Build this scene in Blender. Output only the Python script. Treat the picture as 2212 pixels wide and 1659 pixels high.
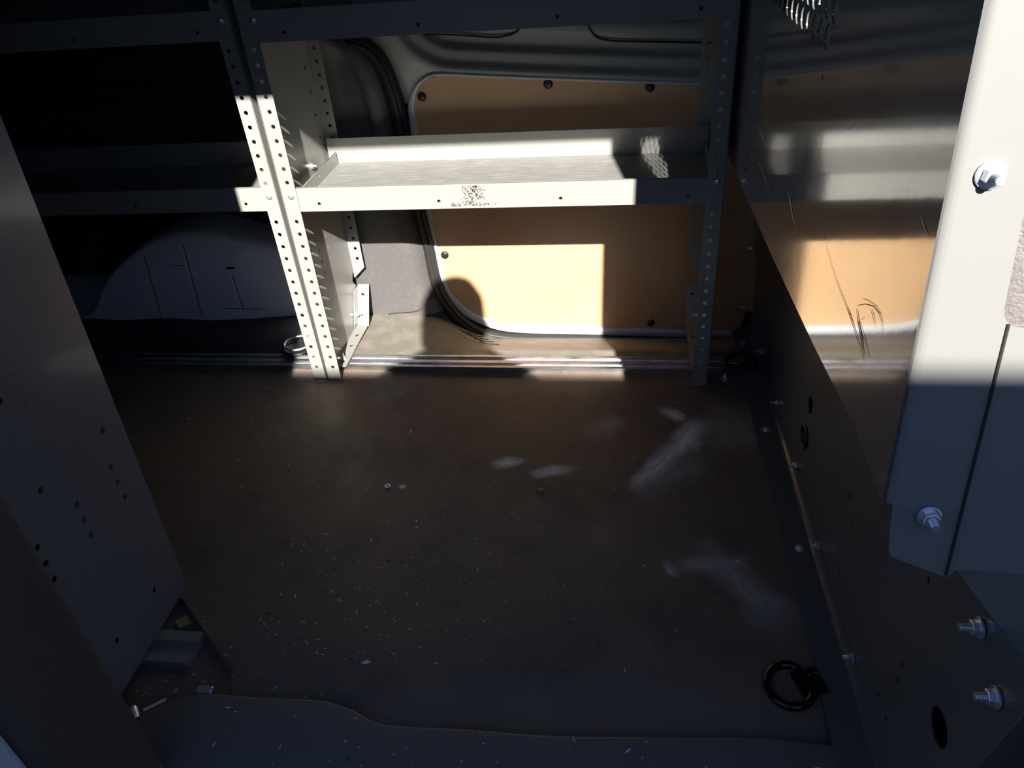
import bpy, bmesh, math, random
from mathutils import Vector, Matrix
PI = math.pi
S = bpy.context.scene
for o in list(bpy.data.objects): bpy.data.objects.remove(o)
C = S.collection
rnd = random.Random(7)

# ------------------------------------------------------------------ camera
cd = bpy.data.cameras.new('camera'); cam = bpy.data.objects.new('camera', cd); C.objects.link(cam)
XW = Vector((0.98945226, 0.01270734, -0.14430091))
YW = Vector((0.12543411, -0.57344151, 0.80958701))
ZW = Vector((-0.07246043, -0.81914795, -0.56898693))
cam.matrix_world = Matrix(((XW.x, -XW.y, -XW.z, 0), (YW.x, -YW.y, -YW.z, 0), (ZW.x, -ZW.y, -ZW.z, 1.0), (0, 0, 0, 1)))
cd.sensor_width = 36; cd.lens = 36 * 1649 / 2212; cd.clip_start = 0.01; cd.clip_end = 200
S.camera = cam

# ------------------------------------------------------------------ light
S.view_settings.view_transform = 'Standard'; S.view_settings.look = 'None'
S.view_settings.exposure = 0.0; S.view_settings.gamma = 1.0; S.view_settings.use_curve_mapping = False
SUN = Vector((-0.20, 1.0, -0.69))
ld = bpy.data.lights.new('sun', 'SUN'); ld.energy = 17; ld.angle = math.radians(0.55); ld.color = (1, .955, .88)
sun = bpy.data.objects.new('sun', ld); C.objects.link(sun)
sun.rotation_euler = SUN.to_track_quat('-Z', 'Y').to_euler(); sun.location = (2, -6, 5)
W = bpy.data.worlds.new('world'); S.world = W; W.use_nodes = True
nt = W.node_tree; bg = nt.nodes['Background']
sk = nt.nodes.new('ShaderNodeTexSky'); sk.sky_type = 'NISHITA'; sk.sun_disc = False
sk.sun_elevation = math.atan2(.69, 1.02); sk.sun_rotation = math.atan2(.20, -1.0)
sk.altitude = 0; sk.air_density = 1.0; sk.dust_density = .6; sk.ozone_density = 5.0
tint = nt.nodes.new('ShaderNodeMix'); tint.data_type = 'RGBA'; tint.blend_type = 'MULTIPLY'; tint.inputs[0].default_value = 1
nt.links.new(sk.outputs[0], tint.inputs[6]); tint.inputs[7].default_value = (.78, .95, 1.2, 1)
nt.links.new(tint.outputs[2], bg.inputs[0]); bg.inputs[1].default_value = 0.115

# ------------------------------------------------------------------ materials
def lin(c):
    return tuple((v / 255 / 12.92 if v / 255 <= .04045 else ((v / 255 + .055) / 1.055) ** 2.4) for v in c)
class Mat:
    def __init__(s, name, col, rough=.5, metal=0, spec=.5, coat=0):
        s.m = bpy.data.materials.new(name); s.m.use_nodes = True; s.t = s.m.node_tree
        s.b = s.t.nodes['Principled BSDF']; s.b.inputs['Base Color'].default_value = (*col, 1)
        s.b.inputs['Roughness'].default_value = rough; s.b.inputs['Metallic'].default_value = metal
        s.b.inputs['Specular IOR Level'].default_value = spec; s.b.inputs['Coat Weight'].default_value = coat
        s.b.inputs['Coat Roughness'].default_value = .06
        s.tc = s.t.nodes.new('ShaderNodeTexCoord'); s.col = None; s.c0 = col
    def n(s, ty): return s.t.nodes.new(ty)
    def l(s, a, b): s.t.links.new(a, b)
    def mp(s, scale=(1, 1, 1), rot=(0, 0, 0), loc=(0, 0, 0)):
        m = s.n('ShaderNodeMapping'); s.l(s.tc.outputs['Object'], m.inputs[0])
        m.inputs['Scale'].default_value = scale; m.inputs['Rotation'].default_value = rot; m.inputs['Location'].default_value = loc
        return m.outputs[0]
    def noise(s, scale, detail=4, vec=None, rough=.55):
        n = s.n('ShaderNodeTexNoise'); n.inputs['Scale'].default_value = scale; n.inputs['Detail'].default_value = detail
        n.inputs['Roughness'].default_value = rough
        s.l(vec if vec else s.tc.outputs['Object'], n.inputs['Vector']); return n.outputs[0]
    def ramp(s, v, a, b, lo=0, hi=1):
        r = s.n('ShaderNodeMapRange'); s.l(v, r.inputs[0]); r.inputs[1].default_value = a; r.inputs[2].default_value = b
        r.inputs[3].default_value = lo; r.inputs[4].default_value = hi; r.clamp = True
        return r.outputs[0]
    def math(s, op, a, b):
        m = s.n('ShaderNodeMath'); m.operation = op
        for i, v in enumerate((a, b)):
            if isinstance(v, (int, float)): m.inputs[i].default_value = v
            else: s.l(v, m.inputs[i])
        return m.outputs[0]
    def over(s, col, fac):
        m = s.n('ShaderNodeMix'); m.data_type = 'RGBA'
        if s.col is None: m.inputs[6].default_value = (*s.c0, 1)
        else: s.l(s.col, m.inputs[6])
        m.inputs[7].default_value = (*col, 1)
        if isinstance(fac, (int, float)): m.inputs[0].default_value = fac
        else: s.l(fac, m.inputs[0])
        s.col = m.outputs[2]; s.l(s.col, s.b.inputs['Base Color']); return s
    def rough(s, v): s.l(v, s.b.inputs['Roughness']); return s
    def bump(s, h, strength=.2, dist=.001):
        b = s.n('ShaderNodeBump'); b.inputs['Strength'].default_value = strength; b.inputs['Distance'].default_value = dist
        s.l(h, b.inputs['Height']); s.l(b.outputs[0], s.b.inputs['Normal']); s.l(b.outputs[0], s.b.inputs['Coat Normal']); return s

M = {}
def reg(k, m): M[k] = m.m; return m
# shelf paint: grey powder coat, a little grime
m = reg('paint', Mat('grey_shelf_paint', (.26, .258, .24), .32))
m.over((.20, .195, .185), m.ramp(m.noise(9, 6), .58, .75, 0, .5)); m.bump(m.noise(420, 2), .12, .0006)
m = reg('tray', Mat('worn_tray_paint', (.19, .187, .175), .5))
st = m.mp((1.2, 14, 1)); m.over((.36, .35, .32), m.ramp(m.noise(14, 8, st, .7), .5, .68, 0, .75))
m.over((.12, .11, .10), m.ramp(m.noise(30, 6), .6, .75, 0, .5)); m.bump(m.noise(300, 3), .15, .0006)
m = reg('sheet', Mat('glossy_partition_paint', (.13, .135, .14), .12, spec=.8, coat=.8))
m.over((.10, .10, .105), m.ramp(m.noise(5, 5), .5, .8, 0, .5)); m.bump(m.noise(90, 2), .06, .0004)
m.rough(m.ramp(m.noise(12, 6), .3, .75, .09, .15))
m = reg('sheet2', Mat('grey_partition_paint', (.12, .124, .128), .28, coat=.25))
m.over((.15, .128, .11), m.ramp(m.noise(8, 6), .5, .8, 0, .6)); m.bump(m.noise(160, 2), .08, .0004)
m = reg('wing', Mat('off_white_wing_paint', (.185, .184, .177), .42)); m.bump(m.noise(260, 2), .08, .0004)
m = reg('panelnear', Mat('grey_end_panel_paint', (.175, .18, .187), .25, coat=.3))
m.over((.21, .215, .22), m.ramp(m.noise(6, 7), .55, .8, 0, .5)); m.bump(m.noise(200, 2), .07, .0004)
m = reg('scuff', Mat('dark_scuff', (.05, .038, .03), .5))
m = reg('scratch', Mat('pale_scratch', (.6, .6, .58), .5))
# hardboard
m = reg('board', Mat('brown_hardboard', (.53, .345, .185), .42))
m.over((.42, .255, .125), m.ramp(m.noise(6, 6), .4, .75, 0, .5)); m.over((.60, .44, .28), m.ramp(m.noise(260, 5), .55, .8, 0, .35))
m.bump(m.noise(500, 3), .1, .0004)
m = reg('body', Mat('grey_green_body_paint', (.33, .35, .33), .3, coat=.3)); m.bump(m.noise(60, 2), .03, .0004)
m = reg('white', Mat('white_body_paint', (.50, .53, .57), .3, coat=.3))
m = reg('archp', Mat('blue_grey_primer_arch', (.72, .77, .84), .38))
m.over((.52, .56, .62), m.ramp(m.noise(7, 6), .5, .8, 0, .4))
m = reg('plastic', Mat('grained_grey_plastic', (.085, .08, .078), .55)); m.bump(m.noise(330, 4), .5, .0012)
m.over((.13, .125, .12), m.ramp(m.noise(120, 5), .5, .8, 0, .5))
m = reg('sillp', Mat('dusty_grey_plastic', (.16, .145, .125), .55)); m.bump(m.noise(330, 4), .45, .0012)
m.over((.30, .26, .21), m.ramp(m.noise(20, 7), .45, .75, 0, .6))
m = reg('rubber', Mat('black_rubber', (.022, .02, .018), .5))
m = reg('black', Mat('black_plastic', (.012, .012, .012), .4))
m = reg('blackpaint', Mat('black_gloss_steel', (.008, .008, .009), .18))
m = reg('liner', Mat('black_wall_liner', (.032, .031, .033), .55)); m.bump(m.noise(90, 4), .2, .001)
m.over((.05, .05, .05), m.ramp(m.noise(70, 6), .68, .8, 0, .6))
m = reg('alu', Mat('aluminium', (.60, .60, .62), .30, metal=1)); al = m.mp((2, 60, 60))
m.over((.30, .29, .28), m.ramp(m.noise(20, 5), .5, .75, 0, .8)); m.rough(m.ramp(m.noise(12, 5, al), .3, .7, .22, .5))
m = reg('zinc', Mat('zinc_plated_steel', (.66, .70, .76), .28, metal=.75))
m = reg('carpet', Mat('fuzzy_dark_trim', (.12, .10, .085), .9, spec=.2)); m.bump(m.noise(500, 4), .8, .003)
m = reg('leather', Mat('grey_leather', (.16, .145, .145), .4)); m.bump(m.noise(230, 4), .7, .0025)
m = reg('asphalt', Mat('gravel_ground', (.13, .125, .12), .85)); m.bump(m.noise(40, 8), .6, .02)
m = reg('carwhite', Mat('white_vehicle_paint', (.45, .48, .53), .25, coat=.5))
m = reg('glassdark', Mat('dark_window_glass', (.01, .012, .014), .05))
m = reg('tyre', Mat('tyre_rubber', (.02, .02, .02), .8))
m = reg('wood', Mat('raw_wood_chip', (.50, .30, .14), .6)); m = reg('wood2', Mat('brown_wood_chip', (.20, .095, .035), .6))
m = reg('crumb', Mat('pale_wood_crumbs', (.85, .80, .70), .7)); m = reg('crumbd', Mat('brown_crumbs', (.06, .035, .02), .8))
m = reg('skin', Mat('skin', (.50, .32, .24), .5)); m = reg('cloth', Mat('navy_jacket_cloth', (.02, .025, .04), .85))
m = reg('jeans', Mat('blue_jeans', (.04, .06, .11), .85)); m = reg('hair', Mat('dark_hair', (.02, .014, .01), .6))
m = reg('red', Mat('red_thread', (.35, .03, .05), .6))
m = reg('teal', Mat('teal_tinted_trim', (.05, .50, .46), .35))
g = Mat('tinted_glass', (.12, .22, .21), .02); g.b.inputs['Transmission Weight'].default_value = 1; reg('tint', g)
g = Mat('clear_glass', (.75, .95, .92), .02); g.b.inputs['Transmission Weight'].default_value = 1; reg('glass', g)

# floor: dark stained, swept dust marks lying on it (their own shapes)
m = reg('floor', Mat('dirty_dark_floor', (.19, .142, .108), .5, spec=.35))
fl = m
fl.over((.27, .17, .105), fl.ramp(fl.noise(3.2, 7, None, .65), .45, .72, 0, .75))
fl.over((.085, .07, .065), fl.ramp(fl.noise(5.5, 8, fl.mp((1, 1, 1), (0, 0, .4), (3, 1, 0)), .7), .50, .70, 0, .7))
fl.over((.34, .29, .24), fl.ramp(fl.noise(38, 8, None, .7), .60, .80, 0, .35))
def dust(cx, cy, a, b, ang, amt, col, nscale=26, stretch=4):
    m0 = fl.mp((1, 1, 1), (0, 0, 0), (-cx, -cy, 0))
    v = fl.n('ShaderNodeVectorRotate'); v.rotation_type = 'Z_AXIS'; fl.l(m0, v.inputs['Vector']); v.inputs['Angle'].default_value = -math.radians(ang)
    sc = fl.n('ShaderNodeMapping'); fl.l(v.outputs[0], sc.inputs[0]); sc.inputs['Scale'].default_value = (1 / a, 1 / b, 0)
    wr = fl.n('ShaderNodeVectorMath'); wr.operation = 'ADD'; fl.l(sc.outputs[0], wr.inputs[0])
    nz = fl.n('ShaderNodeTexNoise'); nz.inputs['Scale'].default_value = 14; nz.inputs['Detail'].default_value = 3; fl.l(fl.tc.outputs['Object'], nz.inputs['Vector'])
    s2 = fl.n('ShaderNodeVectorMath'); s2.operation = 'SUBTRACT'; fl.l(nz.outputs[1], s2.inputs[0]); s2.inputs[1].default_value = (.5, .5, .5)
    s3 = fl.n('ShaderNodeVectorMath'); s3.operation = 'SCALE'; fl.l(s2.outputs[0], s3.inputs[0]); s3.inputs['Scale'].default_value = 1.5
    fl.l(s3.outputs[0], wr.inputs[1])
    ln = fl.n('ShaderNodeVectorMath'); ln.operation = 'LENGTH'; fl.l(wr.outputs[0], ln.inputs[0])
    f = fl.ramp(ln.outputs[1], .3, 1.1, 1, 0)
    st = fl.n('ShaderNodeMapping'); fl.l(v.outputs[0], st.inputs[0]); st.inputs['Scale'].default_value = (1, stretch, 1)
    t = fl.ramp(fl.noise(nscale, 7, st.outputs[0], .7), .32, .60, .35, 1)
    fl.over(col, fl.math('MULTIPLY', fl.math('MULTIPLY', f, t), amt))
G1 = (.85, .88, .95); G2 = (.52, .50, .50)
dust(-.228, 1.150, .045, .017, 15, 1, G1)
dust(-.135, 1.126, .045, .018, 12, 1, G1)
dust(.108, 1.320, .035, .018, -35, .95, G1)
dust(.145, 1.275, .05, .035, 60, .95, G2)
dust(.118, 1.235, .075, .034, 62, 1, G1, 16, 3)
dust(.068, 1.150, .085, .024, 56, 1, G1, 20, 6)
dust(.095, 1.13, .10, .05, 50, .5, G2)
dust(.205, 1.27, .09, .09, 80, .45, G2)
dust(-.04, 1.27, .06, .04, 40, .5, G2)
dust(.135, .905, .07, .018, 5, .8, G2)
dust(.082, .890, .02, .012, -60, .5, G1)
dust(.195, .86, .12, .045, -60, .7, G2)
dust(.0, .95, .5, .25, 0, .10, (.17, .155, .17))
fl.bump(fl.math('ADD', fl.noise(10, 6), fl.math('MULTIPLY', fl.noise(150, 4), .15)), .25, .006)
fl.rough(fl.ramp(fl.noise(9, 6), .3, .7, .38, .62))
m = reg('sillmat', Mat('blue_black_sill_cover', (.15, .145, .145), .5, spec=.4))
m.over((.16, .135, .12), m.ramp(m.noise(6, 7), .45, .75, 0, .7)); m.bump(m.noise(160, 4), .3, .0015)

# ------------------------------------------------------------------ helpers
def link(name, me, mats, parent=None):
    o = bpy.data.objects.new(name, me); C.objects.link(o)
    if not isinstance(mats, (list, tuple)): mats = [mats]
    for a in mats: me.materials.append(M[a])
    if parent: o.parent = parent; o.matrix_parent_inverse = parent.matrix_world.inverted()
    return o
def tag(o, label, cat, group=None, kind=None):
    if label: o['label'] = label
    if cat: o['category'] = cat
    if group: o['group'] = group
    if kind: o['kind'] = kind
    return o
def empty(name, loc, label, cat, group=None, kind=None):
    e = bpy.data.objects.new(name, None); C.objects.link(e); e.location = loc; e.empty_display_size = .05
    e.matrix_world = Matrix.Translation(loc)
    return tag(e, label, cat, group, kind)
def fin(bm, name, mats, parent=None, smooth=False):
    bmesh.ops.recalc_face_normals(bm, faces=bm.faces[:])
    me = bpy.data.meshes.new(name); bm.to_mesh(me); bm.free()
    if smooth:
        for p in me.polygons: p.use_smooth = True
    return link(name, me, mats, parent)
def box(bm, x0, x1, y0, y1, z0, z1, bev=0, mi=0):
    b = bmesh.new(); bmesh.ops.create_cube(b, size=1)
    for v in b.verts: v.co = Vector(((x0 + x1) / 2 + v.co.x * (x1 - x0), (y0 + y1) / 2 + v.co.y * (y1 - y0), (z0 + z1) / 2 + v.co.z * (z1 - z0)))
    if bev: bmesh.ops.bevel(b, geom=b.edges[:], offset=bev, segments=2, profile=.6, affect='EDGES')
    for f in b.faces: f.material_index = mi
    me = bpy.data.meshes.new('t'); b.to_mesh(me); b.free(); bm.from_mesh(me); bpy.data.meshes.remove(me)
def basis(o, u, v):
    u = Vector(u).normalized(); v = Vector(v).normalized(); w = u.cross(v)
    return Matrix(((u.x, v.x, w.x, o[0]), (u.y, v.y, w.y, o[1]), (u.z, v.z, w.z, o[2]), (0, 0, 0, 1)))
MX = basis((0, 0, 0), (0, 1, 0), (0, 0, 1))      # (u,v)=(y,z), thickness along +x
MY = Matrix(((1, 0, 0, 0), (0, 0, 1, 0), (0, 1, 0, 0), (0, 0, 0, 1)))  # (u,v)=(x,z), thickness along y
def circ(u, v, r, n=14, ry=None):
    return [(u + r * math.cos(2 * PI * k / n), v + (ry or r) * math.sin(2 * PI * k / n)) for k in range(n)]
def plate_mesh(outline, holes, th, mtx, w0=0):
    cu = bpy.data.curves.new('c', 'CURVE'); cu.dimensions = '2D'; cu.fill_mode = 'BOTH'; cu.extrude = th / 2
    for pl in [outline] + list(holes):
        sp = cu.splines.new('POLY'); sp.points.add(len(pl) - 1); sp.use_cyclic_u = True
        for p, q in zip(sp.points, pl): p.co = (q[0], q[1], 0, 1)
    ob = bpy.data.objects.new('c', cu); C.objects.link(ob)
    me = bpy.data.meshes.new_from_object(ob)
    bpy.data.objects.remove(ob); bpy.data.curves.remove(cu)
    for v in me.vertices: v.co = mtx @ Vector((v.co.x, v.co.y, v.co.z + w0 + th / 2))
    me.materials.clear()
    return me
def addmesh(bm, me, mi=0):
    n = len(bm.faces); bm.from_mesh(me); bm.faces.ensure_lookup_table()
    for f in bm.faces[n:]: f.material_index = mi
    bpy.data.meshes.remove(me)
def plate(bm, outline, holes, th, mtx, w0=0, mi=0): addmesh(bm, plate_mesh(outline, holes, th, mtx, w0), mi)
def loft(bm, rings, close_u=False, mi=0, caps=False):
    V = [[bm.verts.new(p) for p in r] for r in rings]; n = len(rings[0])
    for a, b in zip(V, V[1:]):
        for i in range(n if close_u else n - 1):
            j = (i + 1) % n
            f = bm.faces.new((a[i], a[j], b[j], b[i])); f.material_index = mi
    if caps: bm.faces.new(V[0]); bm.faces.new(V[-1])
def extr(bm, prof, x0, x1, mi=0):   # closed (y,z) profile swept along x
    loft(bm, [[(x0, y, z) for y, z in prof], [(x1, y, z) for y, z in prof]], True, mi, True)
def tube(bm, pts, r, n=8, mi=0, flat=None, cyc=False):
    pts = [Vector(p) for p in pts]; rings = []; L = len(pts)
    for i, p in enumerate(pts):
        if cyc: t = pts[(i + 1) % L] - pts[i - 1]
        else: t = pts[min(i + 1, L - 1)] - pts[max(i - 1, 0)]
        t.normalize(); up = Vector((0, 0, 1)) if abs(t.z) < .9 else Vector((0, 1, 0))
        if flat: up = Vector(flat)
        s = t.cross(up).normalized(); u = s.cross(t).normalized()
        rr = r[i] if isinstance(r, (list, tuple)) else r
        rings.append([tuple(p + s * math.cos(2 * PI * k / n) * rr + u * math.sin(2 * PI * k / n) * rr) for k in range(n)])
    if cyc: rings.append(rings[0])
    loft(bm, rings, True, mi, not cyc)
    if cyc: bmesh.ops.remove_doubles(bm, verts=bm.verts[:], dist=1e-6)
def rot_to(d): return Vector(d).to_track_quat('Z', 'Y').to_matrix().to_4x4()
def disc(bm, o, d, prof, n=18, mi=0):  # lathe: prof list (h, r) along d from o
    R = Matrix.Translation(o) @ rot_to(d); rings = []
    for h, r in prof: rings.append([tuple(R @ Vector((r * math.cos(2 * PI * k / n), r * math.sin(2 * PI * k / n), h))) for k in range(n)])
    loft(bm, rings, True, mi, True)
def smoothpath(pts, k=6):
    out = []; n = len(pts)
    for i in range(n - 1):
        p0, p1, p2, p3 = (Vector(pts[max(i - 1, 0)]), Vector(pts[i]), Vector(pts[i + 1]), Vector(pts[min(i + 2, n - 1)]))
        for j in range(k):
            t = j / k
            out.append(tuple(.5 * ((2 * p1) + (-p0 + p2) * t + (2 * p0 - 5 * p1 + 4 * p2 - p3) * t * t + (-p0 + 3 * p1 - 3 * p2 + p3) * t ** 3)))
    out.append(tuple(pts[-1])); return out

# fasteners (parts): prototypes copied by mesh
def me_of(fn, mat):
    bm = bmesh.new(); fn(bm); bmesh.ops.recalc_face_normals(bm, faces=bm.faces[:]); me = bpy.data.meshes.new('f'); bm.to_mesh(me); bm.free()
    for p in me.polygons: p.use_smooth = False
    me.materials.append(M[mat]); return me
def _dome(bm):   # cross-head screw, axis +Z
    disc(bm, (0, 0, 0), (0, 0, 1), [(0, .0070), (.0012, .0068), (.0026, .0055), (.0036, .0036), (.0040, .0014)], 20)
    box(bm, -.0030, .0030, -.0005, .0005, .0036, .0043); box(bm, -.0005, .0005, -.0030, .0030, .0036, .0043)
def _stud(bm):   # washer, hex nut, threaded end
    disc(bm, (0, 0, 0), (0, 0, 1), [(0, .0105), (.0016, .0105), (.002, .0095)], 24)
    disc(bm, (0, 0, .002), (0, 0, 1), [(0, .0075), (.006, .0075), (.0068, .0066)], 6)
    for k in range(6): disc(bm, (0, 0, .0088 + k * .0017), (0, 0, 1), [(0, .0034), (.0007, .0039), (.0014, .0034)], 12)
def _hex(bm):
    disc(bm, (0, 0, 0), (0, 0, 1), [(0, .0095), (.0014, .0095)], 20); disc(bm, (0, 0, .0014), (0, 0, 1), [(0, .006), (.0045, .006), (.0052, .005)], 6)
ME_DOME = me_of(_dome, 'zinc'); ME_STUD = me_of(_stud, 'zinc'); ME_HEX = me_of(_hex, 'zinc')
def fastener(me, loc, d, parent, name='bolt', sc=1.0, roll=0.0):
    o = bpy.data.objects.new(name, me); C.objects.link(o)
    mw = Matrix.Translation(loc) @ rot_to(d) @ Matrix.Rotation(roll, 4, 'Z') @ Matrix.Scale(sc, 4)
    o.parent = parent; o.matrix_parent_inverse = parent.matrix_world.inverted(); o.matrix_basis = mw
    return o

# ================================================================== SETTING
# --- outside ground
bm = bmesh.new(); box(bm, -14, 14, -14, 14, -.50, -.45)
tag(fin(bm, 'ground', 'asphalt'), 'grey gravel ground outside the van', 'ground', kind='structure')

# --- floor of the load space
STEP = smoothpath([(-.60, .607), (-.53, .606), (-.437, .609), (-.384, .598), (-.33, .580), (-.217, .582), (-.086, .583), (.10, .597), (.19, .603), (.28, .601), (.37, .601)], 5)
bm = bmesh.new()
plate(bm, [(-1.95, .774), (-.739, .774), (-.655, .70), (.40, .70), (.40, 1.515), (-1.95, 1.515)], [], .012, Matrix.Identity(4), -.012)
rings = []
for k in range(9):
    t = k / 8; row = []
    xl = -.655 + min(1, t / .55) * .0635
    for i in range(41):
        s = i / 40; x = xl + (.40 - xl) * s
        yc = 0
        for a, b in zip(STEP, STEP[1:]):
            if a[0] <= x <= b[0]: yc = a[1] + (b[1] - a[1]) * (x - a[0]) / (b[0] - a[0])
        if x < STEP[0][0]: yc = STEP[0][1]
        if x > STEP[-1][0]: yc = STEP[-1][1]
        y = .70 + (yc - .012 - .70) * t
        row.append((x, y, -.018 * (t * t * (3 - 2 * t))))
    rings.append(row)
loft(bm, rings)
# cut edge of the board along the corner opening
e = [(-.745, .779), (-.739, .774), (-.655, .70), (-.5915, .644), (-.590, .636)]
loft(bm, [[(x, y, .0) for x, y in e], [(x - .004, y - .006, -.013) for x, y in e]])
floor = tag(fin(bm, 'floor', 'floor'), 'dark stained floor board of the load space, dusty and littered with crumbs', 'floor', kind='structure')
bm = bmesh.new(); plate(bm, [(-1.0, .45), (.42, .45), (.42, .66), (-.62, .66), (-.62, .80), (-1.0, .80)], [], .006, Matrix.Identity(4), -.022)
tag(fin(bm, 'floor', 'floor'), 'bare lower floor showing in the cut-out corner beside the end panel', 'floor', kind='structure')
# sill cover, curved edge
bm = bmesh.new()
edge = [(-.72, .535), (-.701, .551), (-.685, .574), (-.657, .593), (-.626, .604)] + STEP
rings = []
for d, z in ((0, -.018), (0, -.004), (.0015, -.001), (.005, .0)): rings.append([(x, y - d, z) for x, y in edge])
rings.append([(x, .44, .0) for x, y in edge]); rings.append([(x, .40, -.03) for x, y in edge]); rings.append([(x, .38, -.12) for x, y in edge])
loft(bm, rings)
tag(fin(bm, 'trim_1', 'sillmat', smooth=True), 'blue-black door sill cover with a wavy edge along the bottom', 'sill cover', kind='structure')

# --- shell: far wall, ceiling, rear wall, near wall pieces
bm = bmesh.new(); box(bm, -1.95, .42, 1.835, 1.86, -.25, 1.40); box(bm, .42, 1.7, 1.835, 1.86, -.25, .60); box(bm, .42, 1.7, 1.835, 1.86, 1.2, 1.4)
tag(fin(bm, 'wall_back', 'body'), 'painted inner skin of the far side of the van', 'wall', kind='structure')
bm = bmesh.new(); box(bm, -1.95, 1.7, .40, 1.86, 1.362, 1.42)
tag(fin(bm, 'ceiling', 'liner'), 'van roof above the load space', 'ceiling', kind='structure')
bm = bmesh.new(); box(bm, -1.99, -1.95, .34, 1.86, -.25, 1.42)
tag(fin(bm, 'wall_left', 'liner'), 'dark rear end of the load space', 'wall', kind='structure')
bm = bmesh.new(); box(bm, -1.95, -.6175, .352, .356, -.30, 1.42, .001); box(bm, -1.95, -.67, .356, .398, -.30, 1.42)
tag(fin(bm, 'wall_front', 'white'), 'van side skin left of the open side door', 'wall', kind='structure')
# near rear pillar jamb, fuzzy trim
bm = bmesh.new()
prof = [(-.66, .3575), (-.626, .3575), (-.617, .361), (-.613, .372), (-.609, .40), (-.606, .44), (-.601, .472), (-.604, .482), (-.614, .487), (-.66, .487)]
rings = []
for z in [-.25 + k * .1 for k in range(17)]: 
    off = -.012 * max(0, (.55 - z))
    rings.append([(x + off, y, z) for x, y in prof])
loft(bm, rings, True, caps=True)
tag(fin(bm, 'trim_2', 'carpet', smooth=True), 'dark fuzzy pillar trim at the near left door edge', 'trim', kind='structure')
# cab surroundings seen through the openings
bm = bmesh.new(); box(bm, .345, 1.7, .40, 1.835, -.16, -.12); box(bm, 1.66, 1.7, .40, 1.86, -.2, .75)
tag(fin(bm, 'floor', 'carpet'), 'dark cab floor beyond the partition', 'floor', kind='structure')
bm = bmesh.new(); box(bm, .62, 1.7, .36, .42, -.25, .62, .01); box(bm, .62, .70, .37, .41, .60, 1.362); box(bm, 1.6, 1.7, .37, .41, .60, 1.362)
d2 = fin(bm, 'door_2', 'white'); tag(d2, 'lower half of the front passenger door', 'door', kind='structure')
bm = bmesh.new(); box(bm, .42, 1.7, 1.842, 1.848, .60, 1.2)
tag(fin(bm, 'window_1', 'glass'), 'driver side window of the cab', 'window', kind='structure')
bm = bmesh.new(); box(bm, .70, 1.6, .386, .392, .61, 1.362)
tag(fin(bm, 'window_2', 'tint'), 'dark tinted front passenger window', 'window', kind='structure')
bm = bmesh.new(); box(bm, .345, .60, 1.80, 1.834, -.12, .66, .008)
tag(fin(bm, 'trim_3', 'teal'), 'teal trim seen through the perforated partition', 'trim', kind='structure')

# --- opposite sliding door: frame, hardboard, clips
door = empty('door_1', (-.1, 1.80, -.09), 'closed far sliding door with grey-green painted frame and hardboard lining', 'door', kind='structure')
HB = [(1.2, .475), (.70, .513), (.40, .536), (.27, .546), (.157, .554), (-.005, .566), (-.30, .589), (-.42, .599), (-.454, .592), (-.474, .577), (-.486, .550), (-.492, .505), (-.492, .40),
      (-.489, .30), (-.483, .174), (-.477, .115), (-.471, .068), (-.453, .027), (-.42, -.010), (-.385, -.032), (-.335, -.053), (-.25, -.062), (-.093, -.065), (.16, -.073), (.33, -.077), (1.2, -.09)]
bm = bmesh.new(); plate(bm, HB, [], .006, MY, 1.787); fin(bm, 'hardboard_panel', 'board', door)
pts = HB
def offset(pts, d):
    out = []
    for i, p in enumerate(pts):
        a = Vector(pts[max(i - 1, 0)]); b = Vector(pts[min(i + 1, len(pts) - 1)]); t = (b - a).normalized()
        nrm = Vector((t.y, -t.x)) ; out.append((p[0] + nrm.x * d, p[1] + nrm.y * d))
    return out
FR = smoothpath([(p[0], p[1], 0) for p in HB], 3); FR = [(p[0], p[1]) for p in FR]
def fsc(x, z): return .30 if z > .585 else (.30 + .45 * min(1, (.585 - z) / .05) if z > .1 else .75 + .25 * min(1, (.1 - z) / .1))
def frame_ring(d, y):
    out = []
    for p, q in zip(FR, offset(FR, d)):
        k = fsc(*p) if not (p[0] > -.40 and p[1] > .4) else .30
        out.append((p[0] + (q[0] - p[0]) * k, y, p[1] + (q[1] - p[1]) * k))
    return out
sgn = 1
t = offset(FR, .02); sgn = 1 if t[len(t) // 2][0] < FR[len(FR) // 2][0] else -1
bm = bmesh.new()
loft(bm, [frame_ring(sgn * d, y) for d, y in ((-.004, 1.790), (.001, 1.782), (.004, 1.780), (.020, 1.782), (.024, 1.79))])
fin(bm, 'door_frame', 'white', door, True)
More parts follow.
